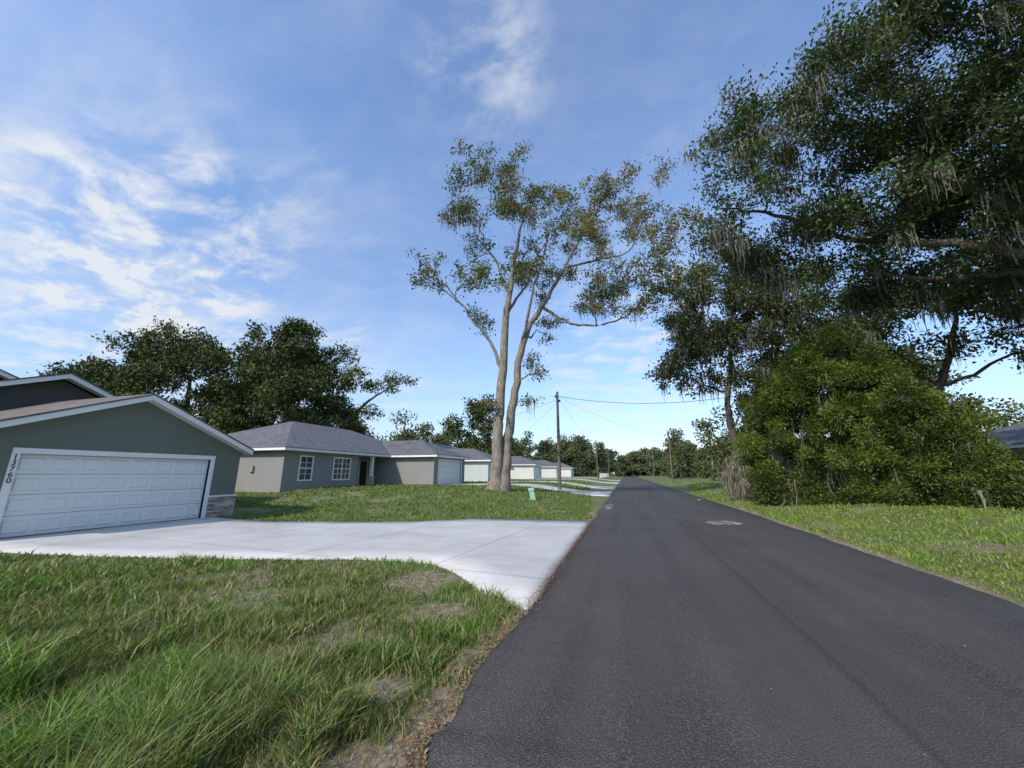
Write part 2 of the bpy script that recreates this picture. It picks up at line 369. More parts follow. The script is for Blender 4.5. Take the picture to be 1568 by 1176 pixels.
def gable_roof(parent,xb,xf,yc,yl,yh,zr,sl,mat,fas=.2):
    za=zr-(yc-yl)*sl;zb=zr-(yh-yc)*sl;t=.05
    prismX('roof',[(yl,za),(yc,zr),(yh,zb),(yh,zb-t),(yc,zr-t),(yl,za-t)],xb,xf+.02,mat,parent)
    f=fas
    prismX('rake_fascia',[(yl+.01,za-t-.002),(yc,zr-t-.002),(yh-.01,zb-t-.002),(yh-.01,zb-t-f),(yc,zr-t-f),(yl+.01,za-t-f)],xf-.35,xf,M_white,parent)
    for s,yy,zz in ((1,yl,za),(-1,yh,zb)):
        box('eave_fascia',(xb,yy+.01*s,zz-t-f),(xf-.352,yy+.04*s,zz-t-.002),M_white,parent)
gable_roof(h1,-21,-14.85,yc,4.64,12.36,zr,sl,M_roofb,.17)
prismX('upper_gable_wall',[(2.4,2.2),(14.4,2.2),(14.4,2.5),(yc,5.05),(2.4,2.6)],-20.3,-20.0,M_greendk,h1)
gable_roof(h1,-28,-19.6,yc,2.1,14.7,5.32,.42,M_roofb,.17)
box('main_walls',(-34,2.4,-.1),(-20.32,14.4,2.6),M_green,h1)
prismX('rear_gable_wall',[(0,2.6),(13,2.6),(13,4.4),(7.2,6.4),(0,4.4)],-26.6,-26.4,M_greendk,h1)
gable_roof(h1,-35,-26.0,7.2,-1,15.2,6.85,.4,M_roofb,.17)
prismX('rear_block',[(0,-.1),(14.2,-.1),(14.2,3.6),(7.2,6.3),(0,3.6)],-34,-26.62,M_green,h1)
cu=bpy.data.curves.new('house_number','FONT');cu.body='1\n3\n7\n6\n0';cu.size=.19;cu.extrude=.005;cu.align_x='CENTER';cu.space_line=.8
cu.materials.append(M_dark)
o=link(bpy.data.objects.new('house_number',cu),h1);o.location=(GX+.036,6.06-tr/2,2.02);o.rotation_euler=(rad(90),0,rad(90))
# ------------------------------------------------------------------ generic stucco houses
def make_house(Y0,mir,wall,base,roof=M_roofg,name='stucco_house'):
    p=empty(name);L=18.6;b=base;top=b+2.45
    def yb(a,c): return (Y0+L-c,Y0+L-a) if mir else (Y0+a,Y0+c)
    def B(nm,xa,xb,a,c,za,zb,m,bev=0):
        q=yb(a,c);return box(nm,(xa,q[0],za),(xb,q[1],zb),m,p,bev)
    B('wall_wing',-32,-20.6,0,7.1,b-.6,top,wall);B('wall_porch_back',-31.9,-22.3,7.1,11.2,b-.6,top,wall);B('wall_main',-32,-20.6,11.2,18.5,b-.6,top,wall)
    B('garage_side',-20.6,-16.2,11.2,11.4,b-.6,top,wall);B('garage_side_far',-20.6,-16.2,17.7,17.9,b-.6,top,wall)
    B('garage_front_a',-16.2,-16,11.2,12.1,b-.6,top,wall);B('garage_front_b',-16.2,-16,17.0,17.9,b-.6,top,wall);B('garage_front_top',-16.2,-16,12.1,17.0,b+2.15,top,wall)
    q=yb(12.1,17.0);garage_door(p,-16.08,q[0],q[1],b-.02,b+2.15)
    B('garage_trim_a',-16.0,-15.96,11.97,12.1,b,b+2.15,M_white);B('garage_trim_b',-16.0,-15.96,17.0,17.13,b,b+2.15,M_white);B('garage_trim_top',-16.0,-15.955,11.97,17.13,b+2.15,b+2.28,M_white)
    B('porch_slab',-22.3,-20.4,7.1,11.2,b-.3,b,M_conc)
    B('porch_column',-20.85,-20.6,8.9,9.15,b,top,M_white,.01);B('porch_column_base',-20.93,-20.52,8.82,9.23,b,b+.8,M_stone,.01)
    B('front_door',-22.3,-22.25,9.5,10.45,b,b+2.05,M_dark);B('door_frame',-22.3,-22.26,9.38,9.5,b,b+2.15,M_white);B('door_frame_b',-22.3,-22.26,10.45,10.57,b,b+2.15,M_white)
    q=yb(1.3,2.3);window(p,-20.6,q[0],q[1],b+.62,b+2.1)
    q=yb(4.4,6.1);window(p,-20.6,q[0],q[1],b+.62,b+2.1,True)
    q=yb(-.5,19.0);hip(p,-32.5,-20.1,q[0],q[1],top+.19,.42,roof,'main_roof')
    q=yb(10.7,18.4);hip(p,-29,-15.5,q[0],q[1],top+.18,.42,roof,'garage_roof')
    B('electric_meter',-23.2,-22.9,-.12,0,b+1.1,b+1.5,M_grey,.01)
    return p
make_house(19.3,False,M_grey,.64)
make_house(43.7,True,M_teal,.68)
make_house(68.0,True,M_offw,.7)
make_house(92.0,True,M_offw,.7)
make_house(118.0,True,M_offw,.75)
hr=empty('grey_house')
box('walls',(25,33,0),(38,46,3.3),M_grey,hr);hip(hr,24.5,38.5,32.5,46.5,3.5,.34,M_roofg)
window(hr,25,35,36.4,1.5,2.8,False,-1);window(hr,25,39,40.4,1.5,2.8,False,-1)
fe=empty('white_fence')
L=[]
for i in range(26):
    y=112+i*1.2*2;L.append(((-7.06,y-.06,.3),(-6.94,y+.06,1.75)))
for z in (.85,1.2,1.55): L.append(((-7.03,112.06,z),(-6.97,172,z+.12)))
boxes('fence_rails',L,M_white,fe)
# ------------------------------------------------------------------ vegetation tools
class TB:
    def __init__(s): s.V=[];s.F=[];s.n=0
    def tube(s,P,r,sides=6):
        P=np.asarray(P,float);r=np.asarray(r,float);n=len(P)
        T=np.gradient(P,axis=0);T/=np.linalg.norm(T,axis=1)[:,None]+1e-9
        ref=np.array([1.,0.13,0.07]) if abs(T[0][0])<.8 else np.array([0,1.,.1])
        A=np.cross(T,ref);A/=np.linalg.norm(A,axis=1)[:,None]+1e-9;B=np.cross(T,A)
        an=np.linspace(0,2*np.pi,sides,endpoint=False)
        V=P[:,None,:]+r[:,None,None]*(np.cos(an)[None,:,None]*A[:,None,:]+np.sin(an)[None,:,None]*B[:,None,:])
        i=np.arange(n*sides).reshape(n,sides)+s.n;j=np.roll(i,-1,1)
        s.F.append(np.stack([i[:-1],j[:-1],j[1:],i[1:]],-1).reshape(-1,4));s.V.append(V.reshape(-1,3));s.n+=n*sides
    def build(s,name,mat,parent): return npmesh(name,np.vstack(s.V),np.vstack(s.F),mat,parent,smooth=True)
def smooth_path(P,r,k=5,jit=.0,rng=R):
    P=np.asarray(P,float);n=len(P);t=np.arange(n);tt=np.linspace(0,n-1,(n-1)*k+1)
    Q=np.vstack([2*P[0]-P[1],P,2*P[-1]-P[-2]]);out=[]
    for u in tt:
        i=min(int(u),n-2);f=u-i;a,b,c,d=Q[i:i+4]
        out.append(.5*((2*b)+(-a+c)*f+(2*a-5*b+4*c-d)*f*f+(-a+3*b-3*c+d)*f**3))
    out=np.array(out);out[1:-1]+=rng.normal(0,jit,(len(out)-2,3))
    return out,np.interp(tt,t,r)
def leafquads(P,size,rng,wr=.45,down=0.,dirs=None):
    n=len(P);d=rng.normal(size=(n,3));d[:,2]-=down
    if dirs is not None: d=d*.45+dirs
    d/=np.linalg.norm(d,axis=1)[:,None]
    s=np.cross(d,rng.normal(size=(n,3)));s/=np.linalg.norm(s,axis=1)[:,None]+1e-9
    L=(size*rng.uniform(.6,1.4,n))[:,None]
    V=np.stack([P,P+.5*L*d+s*L*wr*.5,P+L*d,P+.5*L*d-s*L*wr*.5],1)
    return V.reshape(-1,3),np.arange(n*4).reshape(n,4)
def moss_strips(P,rng,lmin,lmax,w,col):
    n=len(P);L=rng.uniform(lmin,lmax,n)*rng.uniform(.3,1,n);an=rng.uniform(0,np.pi,n)
    W=w*rng.uniform(.5,1.3,n);sx=np.stack([np.cos(an),np.sin(an),0*an],1)*W[:,None]*.5
    seg=4;V=[]
    off=np.zeros((n,3))
    for k in range(seg+1):
        f=k/seg;off=off+np.stack([rng.normal(0,.035,n),rng.normal(0,.035,n),0*an],1)
        c=P+off;c=c.copy();c[:,2]-=L*f;wd=(1-.85*f)*(1+.4*math.sin(k*2))
        V+= [c-sx*wd,c+sx*wd]
    V=np.stack(V,1).reshape(-1,3)
    base=np.arange(n)[:,None]*(2*(seg+1))
    F=np.concatenate([np.stack([base[:,0]+2*k,base[:,0]+2*k+1,base[:,0]+2*k+3,base[:,0]+2*k+2],1) for k in range(seg)])
    b=rng.uniform(.5,1.2,n)
    T=np.repeat(np.array(col)[None]*b[:,None],2*(seg+1),0)
    return V,F,T
def tree(name,trunks,clusters,tipk,nleaf,lsize,sigma,pal,bark,seed,moss=0,mossL=(.6,1.8),mosscol=(.165,.16,.125),mossw=.09,twig=.018,limbr=.03,flat=.75,warm=None,lm=None,mossn=14,wr=.5):
    rng=np.random.default_rng(seed);p=empty(name);tb=TB()
    S=[];SR=[]
    for P,r in trunks:
        Q,q=smooth_path(P,r,6,.04,rng);tb.tube(Q,q,10);S+=list(Q[3:]);SR+=list(q[3:])
    S=np.array(S);SR=np.array(SR)
    cl=sorted(clusters,key=lambda c:np.linalg.norm(np.array(c[0])-S[len(S)//2]))
    tips=[];tipb=[]
    for c,r in cl:
        c=np.array(c,float)
        d=np.linalg.norm(S-c,axis=1);cost=d+1.6*np.maximum(0,S[:,2]-c[2]+.3*d)
        k=int(np.argmin(cost));a=S[k];ln=np.linalg.norm(c-a)
        if ln>.3:
            mid=a+(c-a)*.5+np.array([0,0,.12*ln])+rng.normal(0,.09*ln,3)
            r0=min(SR[k]*.75,limbr+.02*ln+.015*r)
            Q,q=smooth_path([a,a+(mid-a)*.5+rng.normal(0,.05*ln,3),mid,mid+(c-mid)*.5+rng.normal(0,.05*ln,3),c],[r0,r0*.85,r0*.65,r0*.45,max(.015,r0*.3)],3,.02*ln**.5,rng)
            tb.tube(Q,q,6);S=np.vstack([S,Q[4:]]);SR=np.concatenate([SR,q[4:]])
            loc=Q[len(Q)//2:]
        else: loc=np.array([a])
        nt=max(3,int(tipk*r*r))
        u=rng.normal(size=(nt,3));u/=np.linalg.norm(u,axis=1)[:,None]
        T=c+u*r*(rng.uniform(.15,1,nt)**.55)[:,None]*np.array([1,1,flat])
        cb=rng.uniform(0,1)
        for tt in T:
            a=loc[int(np.argmin(np.linalg.norm(loc-tt,axis=1)+rng.uniform(0,.6,len(loc))))]
            m=(a+tt)/2+rng.normal(0,.1,3)*r*.6
            tb.tube(np.array([a,m,tt]),[twig*1.3,twig,twig*.5],3)
        tips.append(T);tipb.append(np.clip(rng.uniform(0,1,nt)*.6+cb*.4,0,1))
    tips=np.vstack(tips);tipb=np.concatenate(tipb)
    tb.build('trunk_and_limbs',bark,p)
    P=np.repeat(tips,nleaf,0)+rng.normal(0,sigma,(len(tips)*nleaf,3))*np.array([1,1,.7])
    V,F=leafquads(P,lsize,rng,wr)
    bb=np.clip(np.repeat(tipb,nleaf)+rng.normal(0,.18,len(P)),0,1)[:,None]
    C=np.array(pal[0])*(1-bb)+np.array(pal[1])*bb
    if warm is not None:
        wf=np.repeat((rng.random(len(tips))<warm(tips)),nleaf)[:,None]*rng.uniform(.3,1,(len(P),1))
        C=C*(1-wf)+np.array((.27,.20,.07))*wf
    npmesh('foliage',V,F,lm or M_leaf,p,tint=np.repeat(C,4,0))
    if moss>0:
        cell=fbm(tips[:,0]+tips[:,2]*.7,tips[:,1]+tips[:,2]*.4,.45,seed)
        pr=moss*np.where(cell>.52,2.4,.25)
        lo=tips[rng.random(len(tips))<pr]
        if len(lo):
            k=mossn
            PP=np.repeat(lo,k,0)+rng.normal(0,.2,(len(lo)*k,3))*np.array([1,1,.6])
            V,F,T=moss_strips(PP,rng,*mossL,mossw,mosscol);npmesh('spanish_moss',V,F,M_moss,p,tint=T)
    return p
def sub(E,rng,k=.95,rs=(.85,1.5),fl=.85):
    out=[]
    for c,r in E:
        n=max(2,int(k*r*r))
        u=rng.normal(size=(n,3));u/=np.linalg.norm(u,axis=1)[:,None]
        for q in u: 
            rr=r*rng.uniform(.12,1)**.5
            out.append((tuple(np.array(c)+q*rr*np.array([1,1,fl])*.95),rng.uniform(*rs)))
    return out
# --- central twin-trunk tree
cb=np.array([-7.5,23.9,0.]);ux=np.array([.9598,.2807,0.]);uy=np.array([-.2807,.9598,0.])
rr=np.random.default_rng(21)
def lp(u,z,v=0.): return tuple(cb+ux*u+uy*v+np.array([0,0,z*(.985-.0022*z) if z>3 else z]))
tr1=([lp(-.65,.4),lp(-.5,1.6),lp(-.42,4),lp(-.26,7),lp(.05,12.7),lp(.38,15.2),lp(.78,19),lp(1.3,22.4),lp(.8,26)],[.62,.40,.34,.31,.24,.18,.12,.07,.03])
tr2=([lp(-.1,.4,.1),lp(.05,1.6,.1),lp(.25,4,.3),lp(.7,7.4,.4),lp(1.4,11.7,.5),lp(2.9,14.7,.8),lp(4.6,18,.6),lp(6.8,22.4,0),lp(8.4,25.2,-.4)],[.55,.36,.31,.27,.22,.16,.11,.06,.03])
br=[([lp(-.1,8.6),lp(-1.0,11),lp(-2.2,12.6,-.3),lp(-3.7,14.7,-.6),lp(-5,16,-.8)],[.13,.11,.08,.055,.02]),
    ([lp(2.7,14.3,.8),lp(4,13.2,.6),lp(5.6,12.4,.2),lp(8.2,12.8,-.2),lp(9.9,14.4,-.4)],[.12,.1,.08,.055,.02]),
    ([lp(.3,14.8),lp(-.8,18),lp(-2.2,20.5,.5),lp(-3,24.5,.6)],[.1,.075,.05,.02]),
    ([lp(1.2,10.8,.5),lp(1.9,14.5,-.6),lp(3.0,19,-1),lp(3.4,22.5,-1.2)],[.12,.09,.06,.03]),
    ([lp(4.4,17.6,.6),lp(7,18.6,1),lp(9.6,19.6,1.2),lp(10.8,22.5,1.3)],[.1,.08,.05,.02]),
    ([lp(.1,13.2),lp(1.6,16.5,1.2),lp(2.6,20,2),lp(4.8,23.5,2.4)],[.11,.08,.05,.02])]
CL=[(-.7,25.9,2.3),(-2.7,23,1.9),(1.85,25.4,2.0),(-4.2,15.4,1.9),(-2.1,13.7,1.6),(-1.1,15.9,1.9),(-2.2,20.1,1.8),(.8,22.4,2.2),(.3,18.5,2.0),(3.3,20.7,2.2),(5.7,20.1,2.5),(5.9,24.2,2.0),(8.5,25.2,2.4),(10.3,23.8,2.6),(10.6,20.9,2.7),(9.5,17.4,2.7),(7,16.9,2.5),(10.4,15.2,2.2),(8.3,14.2,2.1),(4.2,16.9,2.2),(1.7,15.2,1.6),(3.6,13.8,1.5),(5.5,14.5,1.7),(1.9,8.8,1.2),(2.1,6.6,.8),(-.9,7,.7),(11.8,17,1.8),(-5.2,16.6,1.3),(-1.8,26.6,1.5),(-3.3,25.2,1.6),(7.8,22.2,2.2),(3.6,23.4,1.8),(11.8,18.8,1.7),(2.2,17.6,1.8),(-.6,20.2,1.6),(-3.3,21.3,1.4)]
cc=[];
for u,z,r in CL:
    v0=rr.uniform(-2.6,2.6)*(.3 if z<10 else 1)
    for k in range(max(1,int(1.7*r*r))):
        q=rr.normal(size=3);q/=np.linalg.norm(q);q*=r*rr.uniform(.2,1)**.5
        cc.append((lp(u+q[0],z+q[2],v0+q[1]*1.3),rr.uniform(.5,.95)))
tree('tall_hickory_tree',[tr1,tr2]+br,cc,16,20,.19,.21,((.05,.068,.022),(.145,.165,.055)),M_barkp,5,moss=.07,mossL=(.5,1.8),mossw=.06,twig=.012,limbr=.016,
     warm=lambda T:np.where((T[:,2]>17)&(T[:,0]>-3.5),.62,.15))
# --- right-hand live oaks
rr=np.random.default_rng(33)
EA=[((5.0,16.4,14.8),2.4),((4.1,16,12.6),1.6),((4.7,16.2,11.0),1.4),((6.3,17,12.0),2.0),((9.0,15.6,16.0),3.8),((7.0,15.4,16.4),1.8),((12.4,14.9,16.4),4.4),((8.0,17.7,13.0),3.2),((11.7,16.7,12.9),3.8),((14.3,16.1,13.6),4.5),((15.3,18.1,11.0),3.4),((11.1,19,11.2),3.2),((8.2,19.0,10.6),2.4),((13.2,20.2,9.8),2.6),((17.5,20,9.8),3.0),((20,14,14),5),((20,21,12.5),5),((16,20,16),4.2),((10.5,13.2,17.0),2.8),((14.5,12.5,16),3.6),((12.5,13.5,14.2),2.6)]
DK=((.03,.047,.017),(.095,.132,.04))
tree('live_oak_tree',[([(17.5,17,.2),(17.3,17,2.5),(16.6,16.8,5.5),(15.4,16.6,8.5),(13.5,16.4,11.5),(10.5,16.2,14)],[.65,.46,.38,.29,.18,.08]),
      ([(16.9,17,5),(18.2,18.5,8.5),(19.5,20,12)],[.35,.25,.1]),([(16.6,16.8,6),(18,14.5,10),(19.5,13.5,13)],[.35,.25,.1]),
      ([(15.2,16.6,8.8),(12.6,17.0,10.1),(9.8,17.6,11.2),(7.0,17.0,12.6),(4.6,16.3,12.9)],[.21,.155,.11,.07,.03]),
      ([(16,16.8,7.5),(14.8,17.6,8.9),(12.6,18.6,9.5),(10.2,18.8,10.6)],[.18,.135,.09,.03])],
     sub(EA,rr,1.18,(.75,1.35)),15,32,.155,.25,DK,M_barkd,6,moss=.035,mossL=(.4,1.7),mossw=.05,mossn=34,twig=.012,limbr=.022)
EB=[((6.6,33.4,16.8),2.9),((5.6,33.2,13.2),3.0),((4.0,32.6,9.9),1.9),((6.0,33,10.5),2.2),((10.8,35.3,18.2),3.5),((10.3,34.6,13.4),3.8),((8.2,33,9.6),2.3),((13.8,34.7,16),3.6),((13.5,35.5,11.5),3.4),((11,34,8.5),2.0),((17,36,13),3.6)]
OB=((.038,.052,.02),(.11,.13,.047))
tree('live_oak_tree',[([(8.6,33.8,.3),(8.5,33.8,3),(8.2,33.8,6),(8.6,34,9),(9.3,34.3,13),(9.6,34.6,16)],[.36,.27,.23,.18,.12,.06]),
     ([(9.6,34.2,.3),(9.8,34.3,4),(11,34.6,8),(13,35,12)],[.3,.23,.16,.07])],
     sub(EB,rr,1.05,(.9,1.6)),10,28,.25,.34,OB,M_barkd,8,moss=.09,mossL=(.5,2.0),mossw=.085,mossn=22,twig=.016,limbr=.02)
EC=[((15.6,31.5,13.2),3.2),((14.5,30.5,10.5),2.4),((18,29.5,14.6),3.2),((20.5,28,12.4),3.4),((23.5,27,13.8),3.6),((23,26,9.8),2.6),((17,31,9.5),2.6),((20,30,8.5),2.2),((24,21,12),3)]
tree('live_oak_tree',[([(19,31,.3),(18.8,30.8,3),(19.2,30.4,6),(20,29.5,9),(20.4,28.6,12)],[.45,.33,.27,.18,.08]),([(18.8,30.8,3.5),(17,31,7),(16,31.5,11)],[.22,.15,.07])],
     sub(EC,rr,.9,(.9,1.5)),9,26,.25,.34,OB,M_barkd,9,moss=.13,mossL=(.7,2.3),mossw=.08,mossn=26,mosscol=(.2,.195,.155),twig=.016,limbr=.022)
ED=[((20,47,7),4.2),((34,55,9),4),((27,52,9),4.5),((15,44,6),3.5),((14,42,10),3.5)]
tree('oak_tree',[([(21,48,.3),(21,48,3),(22,49,7),(24,50,10)],[.4,.32,.25,.1]),([(15,43,.3),(15,43,4),(14.6,42.6,9)],[.3,.24,.1])],
     sub(ED,rr,.7,(1.2,2.0)),5,24,.42,.5,OB,M_barkd,10,moss=.06,mossL=(.8,2.4),mossw=.16,twig=.025,lm=M_leafd)
# --- left oaks behind houses
def around(cx,cy,z0,z1,r,n,rng,rs=(2.2,3.2)):
    E=[]
    for i in range(n):
        a=rng.uniform(0,2*np.pi);q=rng.uniform(.1,1)**.5;z=rng.uniform(0,1)
        k=math.sin(math.pi*(.12+.8*z))
        E.append(((cx+math.cos(a)*q*r*k,cy+math.sin(a)*q*r*k,z0+(z1-z0)*z),rng.uniform(*rs)))
    return E
LP=((.036,.052,.019),(.12,.148,.052))
for (cx,cy,zt,r,n,sd,nm) in [(-43.0,37.6,21.2,12,46,41,'live_oak_tree'),(-54.0,34.4,20.4,10.5,38,42,'live_oak_tree'),(-68,30,15,6,12,43,'live_oak_tree'),(-50,46,19,10,24,45,'oak_tree')]:
    g=np.random.default_rng(sd)
    E=around(cx,cy,5.5,zt-1.6,r,n,g,(1.9,3.0))
    tree(nm,[([(cx,cy,.3),(cx+.2,cy,3),(cx-.3,cy,6),(cx+.3,cy,10),(cx,cy,14)],[.7,.5,.45,.35,.12])],sub(E,g,.8,(.95,1.7)),5.2,24,.38,.42,LP,M_barkd,sd+1,moss=.04,mossL=(.8,2),mossw=.14,twig=.025,lm=M_leafd,limbr=.03)
g=np.random.default_rng(50)
E3=[((-36.2,39.5,14),3.0),((-35,39.8,11),2.8),((-33.2,40.3,13.5),2.0),((-31.5,41,9.8),1.5),((-29,41.6,13.4),1.8),((-27.6,41.9,12.8),1.4),((-30.4,41.2,13),1.4),((-37,39,9),2.6),((-34,40.4,16.2),1.8),((-38,39,16),2.6)]
tree('leaning_oak_tree',[([(-37,39.3,.4),(-36,39.6,3.5),(-34.6,40,7),(-32.4,40.8,9.8),(-30,41.4,11.8),(-28,41.8,12.8)],[.45,.34,.27,.19,.11,.05]),([(-35.8,39.6,4),(-36,39.5,9),(-35.6,39.6,13)],[.3,.22,.1])],
     sub(E3,g,.9,(.9,1.4)),7,22,.34,.36,LP,M_barkd,51,moss=.04,mossw=.14,twig=.025,lm=M_leafd)
g=np.random.default_rng(60)
tree('oak_tree',[([(-29,72,.5),(-29,72,5),(-29.3,72,10)],[.4,.3,.12])],sub(around(-29,72,6,14.5,5.2,14,g,(1.8,2.6)),g,.8,(1.2,1.8)),4,22,.55,.5,LP,M_barkd,61,twig=.04,lm=M_leafd)
# --- feathery bush
def bush(name,E,n,size,pal,seed,sig=.2,nl=16,wr=.22,moss=0,up=.25,lumps=0,lr=(.45,.95)):
    rng=np.random.default_rng(seed);p=empty(name);tb=TB();T=[];B=[];D=[]
    for c,r,f in E:
        c=np.array(c,float);root=np.array([c[0]+rng.normal(0,.5),c[1]+rng.normal(0,.5),H(c[0],c[1])-.1])
        tb.tube(smooth_path([root,(root+c)/2+rng.normal(0,.3,3),c+[0,0,r*f*.7]],[.11,.08,.03],4,.02,rng)[0],np.linspace(.08,.02,9),5)
    if lumps:
        E2=[]
        for c,r,f in E:
            k=int(lumps*r*r);u=rng.normal(size=(k,3));u/=np.linalg.norm(u,axis=1)[:,None]
            for q in u:
                rr_=rng.uniform(*lr);E2.append((np.array(c)+q*np.array([r,r,r*f])*rng.uniform(.35,1.06)**.6,rr_,rng.uniform(.8,1.5)))
        E=E2
    tot=sum(r**2 for _,r,_ in E)
    for c,r,f in E:
        c=np.array(c,float);k=max(3,int(n*r*r/tot));lb=rng.uniform(-.45,.3)
        u=rng.normal(size=(k,3));u/=np.linalg.norm(u,axis=1)[:,None]
        pp=c+u*np.array([r,r,r*f])*(rng.uniform(.05,1,k)**.45)[:,None]
        kk=pp[:,2]>H(pp[:,0],pp[:,1])+.05
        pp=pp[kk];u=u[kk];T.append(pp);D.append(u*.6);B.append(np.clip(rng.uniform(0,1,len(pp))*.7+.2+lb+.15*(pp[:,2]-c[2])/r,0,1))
        for q in pp[rng.random(len(pp))<.08]: tb.tube(np.array([c+(q-c)*-.6-[0,0,.3],c+(q-c)*.4+[0,0,-.1],q]),[.022,.014,.006],3)
    T=np.vstack(T);D=np.vstack(D);B=np.concatenate(B);tb.build('stems',M_barkd,p)
    P=np.repeat(T,nl,0)+rng.normal(0,sig,(len(T)*nl,3));DD=np.repeat(D,nl,0);DD[:,2]+=up
    V,F=leafquads(P,size,rng,wr,0,DD)
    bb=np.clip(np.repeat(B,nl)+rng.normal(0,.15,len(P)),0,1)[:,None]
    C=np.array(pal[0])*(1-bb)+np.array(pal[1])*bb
    npmesh('foliage',V,F,M_leaf,p,tint=np.repeat(C,4,0))
    if moss:
        lo=T[rng.random(len(T))<moss];PP=np.repeat(lo,12,0)+rng.normal(0,.2,(len(lo)*12,3))
        V,F,TT=moss_strips(PP,rng,.6,2.0,.055,(.24,.225,.175));npmesh('spanish_moss',V,F,M_moss,p,tint=TT)
    return p
bush('cypress_shrub',[((9.4,21,3.2),2.4,1.1),((8.1,21.8,4.3),1.8,1.15),((8.9,21,6.0),1.5,1.1),((10.0,20.6,6.5),1.6,1.05),((7.2,22.4,3.2),1.5,1.1),((7.1,22.5,1.3),1.3,.9),((11.1,20.2,4.8),2.0,1.15),((11.7,19.8,2.8),2.0,1.0),((10.6,19.8,1.5),1.7,.9),((12.7,19.2,1.5),1.4,.9),((8.9,20.7,1.4),1.6,.9),((11.3,20.2,6.3),1.3,1.1),((8.0,21.8,6.1),1.0,1.2),((7.3,22.3,4.9),1.1,1.1)],
     9500,.14,((.026,.044,.010),(.155,.205,.028)),71,.10,18,.3,moss=.003,up=-.02,lumps=6.5,lr=(.24,.62))
bush('mossy_shrub',[((8.9,29,2.2),1.5,1.2),((7.9,30.5,1.8),1.3,1.0),((10,27.5,2.2),1.4,1.2),((7.0,26.5,1.5),1.0,1.1)],1000,.2,((.05,.06,.03),(.13,.14,.07)),72,.2,5,.3,moss=.9)
bush('undergrowth_shrub',[((13.6,18.6,.9),.9,.9),((14.6,18,.7),.8,.9),((15.8,18.6,.8),.8,.9),((14.5,23,1.3),1.3,1),((18,24,1.0),1.1,.9)],1600,.2,((.04,.065,.015),(.14,.17,.05)),73,.16,14,.3,moss=.03,lumps=5,lr=(.25,.55))
# --- distant tree line (one object)
rng=np.random.default_rng(90)
TV=[];TF=[];TT=[];nv=0;tb=TB()
spots=[]
for i in range(46): spots.append((rng.uniform(-60,-38),rng.uniform(50,230),rng.uniform(11,15)))
for i in range(34): spots.append((rng.uniform(-36,-9),rng.uniform(140,240),rng.uniform(13,18)))
for i in range(60): spots.append((rng.uniform(12,60),rng.uniform(62,230),rng.uniform(8,13)))
for i in range(110): spots.append((rng.uniform(-140,150),rng.uniform(235,320),rng.uniform(14,21)))
for i in range(18): spots.append((rng.uniform(-14,18),rng.uniform(225,270),rng.uniform(13,18)))
for i in range(40): spots.append((rng.uniform(-190,-75),rng.uniform(10,140),rng.uniform(12,16)))
for i in range(26): spots.append((rng.uniform(42,110),rng.uniform(10,90),rng.uniform(9,14)))
for x,y,h in spots:
    if y>200 and abs(x-1.7)<6: h*=.85
    D=math.hypot(x,y);ls=.0034*D+.12
    tb.tube(np.array([(x,y,0),(x+.3,y,h*.5),(x,y,h*.85)]),[.3,.22,.1],5)
    for k in range(rng.integers(9,13)):
        a=rng.uniform(0,6.28);q=rng.uniform(0,.32)*h;z=rng.uniform(.12,.92)*h
        r=rng.uniform(.11,.19)*h;q*=1.15-z/h*.6
        m=int(130)
        u=rng.normal(size=(m,3));u/=np.linalg.norm(u,axis=1)[:,None]
        P=np.array([x+math.cos(a)*q,y+math.sin(a)*q,z])+u*r*(rng.uniform(.1,1.1,m)**.5)[:,None]*np.array([1,1,.75])
        V,F=leafquads(P,ls*1.1,rng,.7);b=np.clip(rng.uniform(0,1)*.5+rng.uniform(0,.5,m),0,1)[:,None]
        C=np.array((.045,.062,.022))*(1-b)+np.array((.13,.15,.05))*b
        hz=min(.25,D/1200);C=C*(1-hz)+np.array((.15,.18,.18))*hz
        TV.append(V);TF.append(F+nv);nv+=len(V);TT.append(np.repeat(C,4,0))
pl=empty('distant_trees');npmesh('foliage',np.vstack(TV),np.vstack(TF),M_leafd,pl,tint=np.vstack(TT));tb.build('trunks',M_barkd,pl)
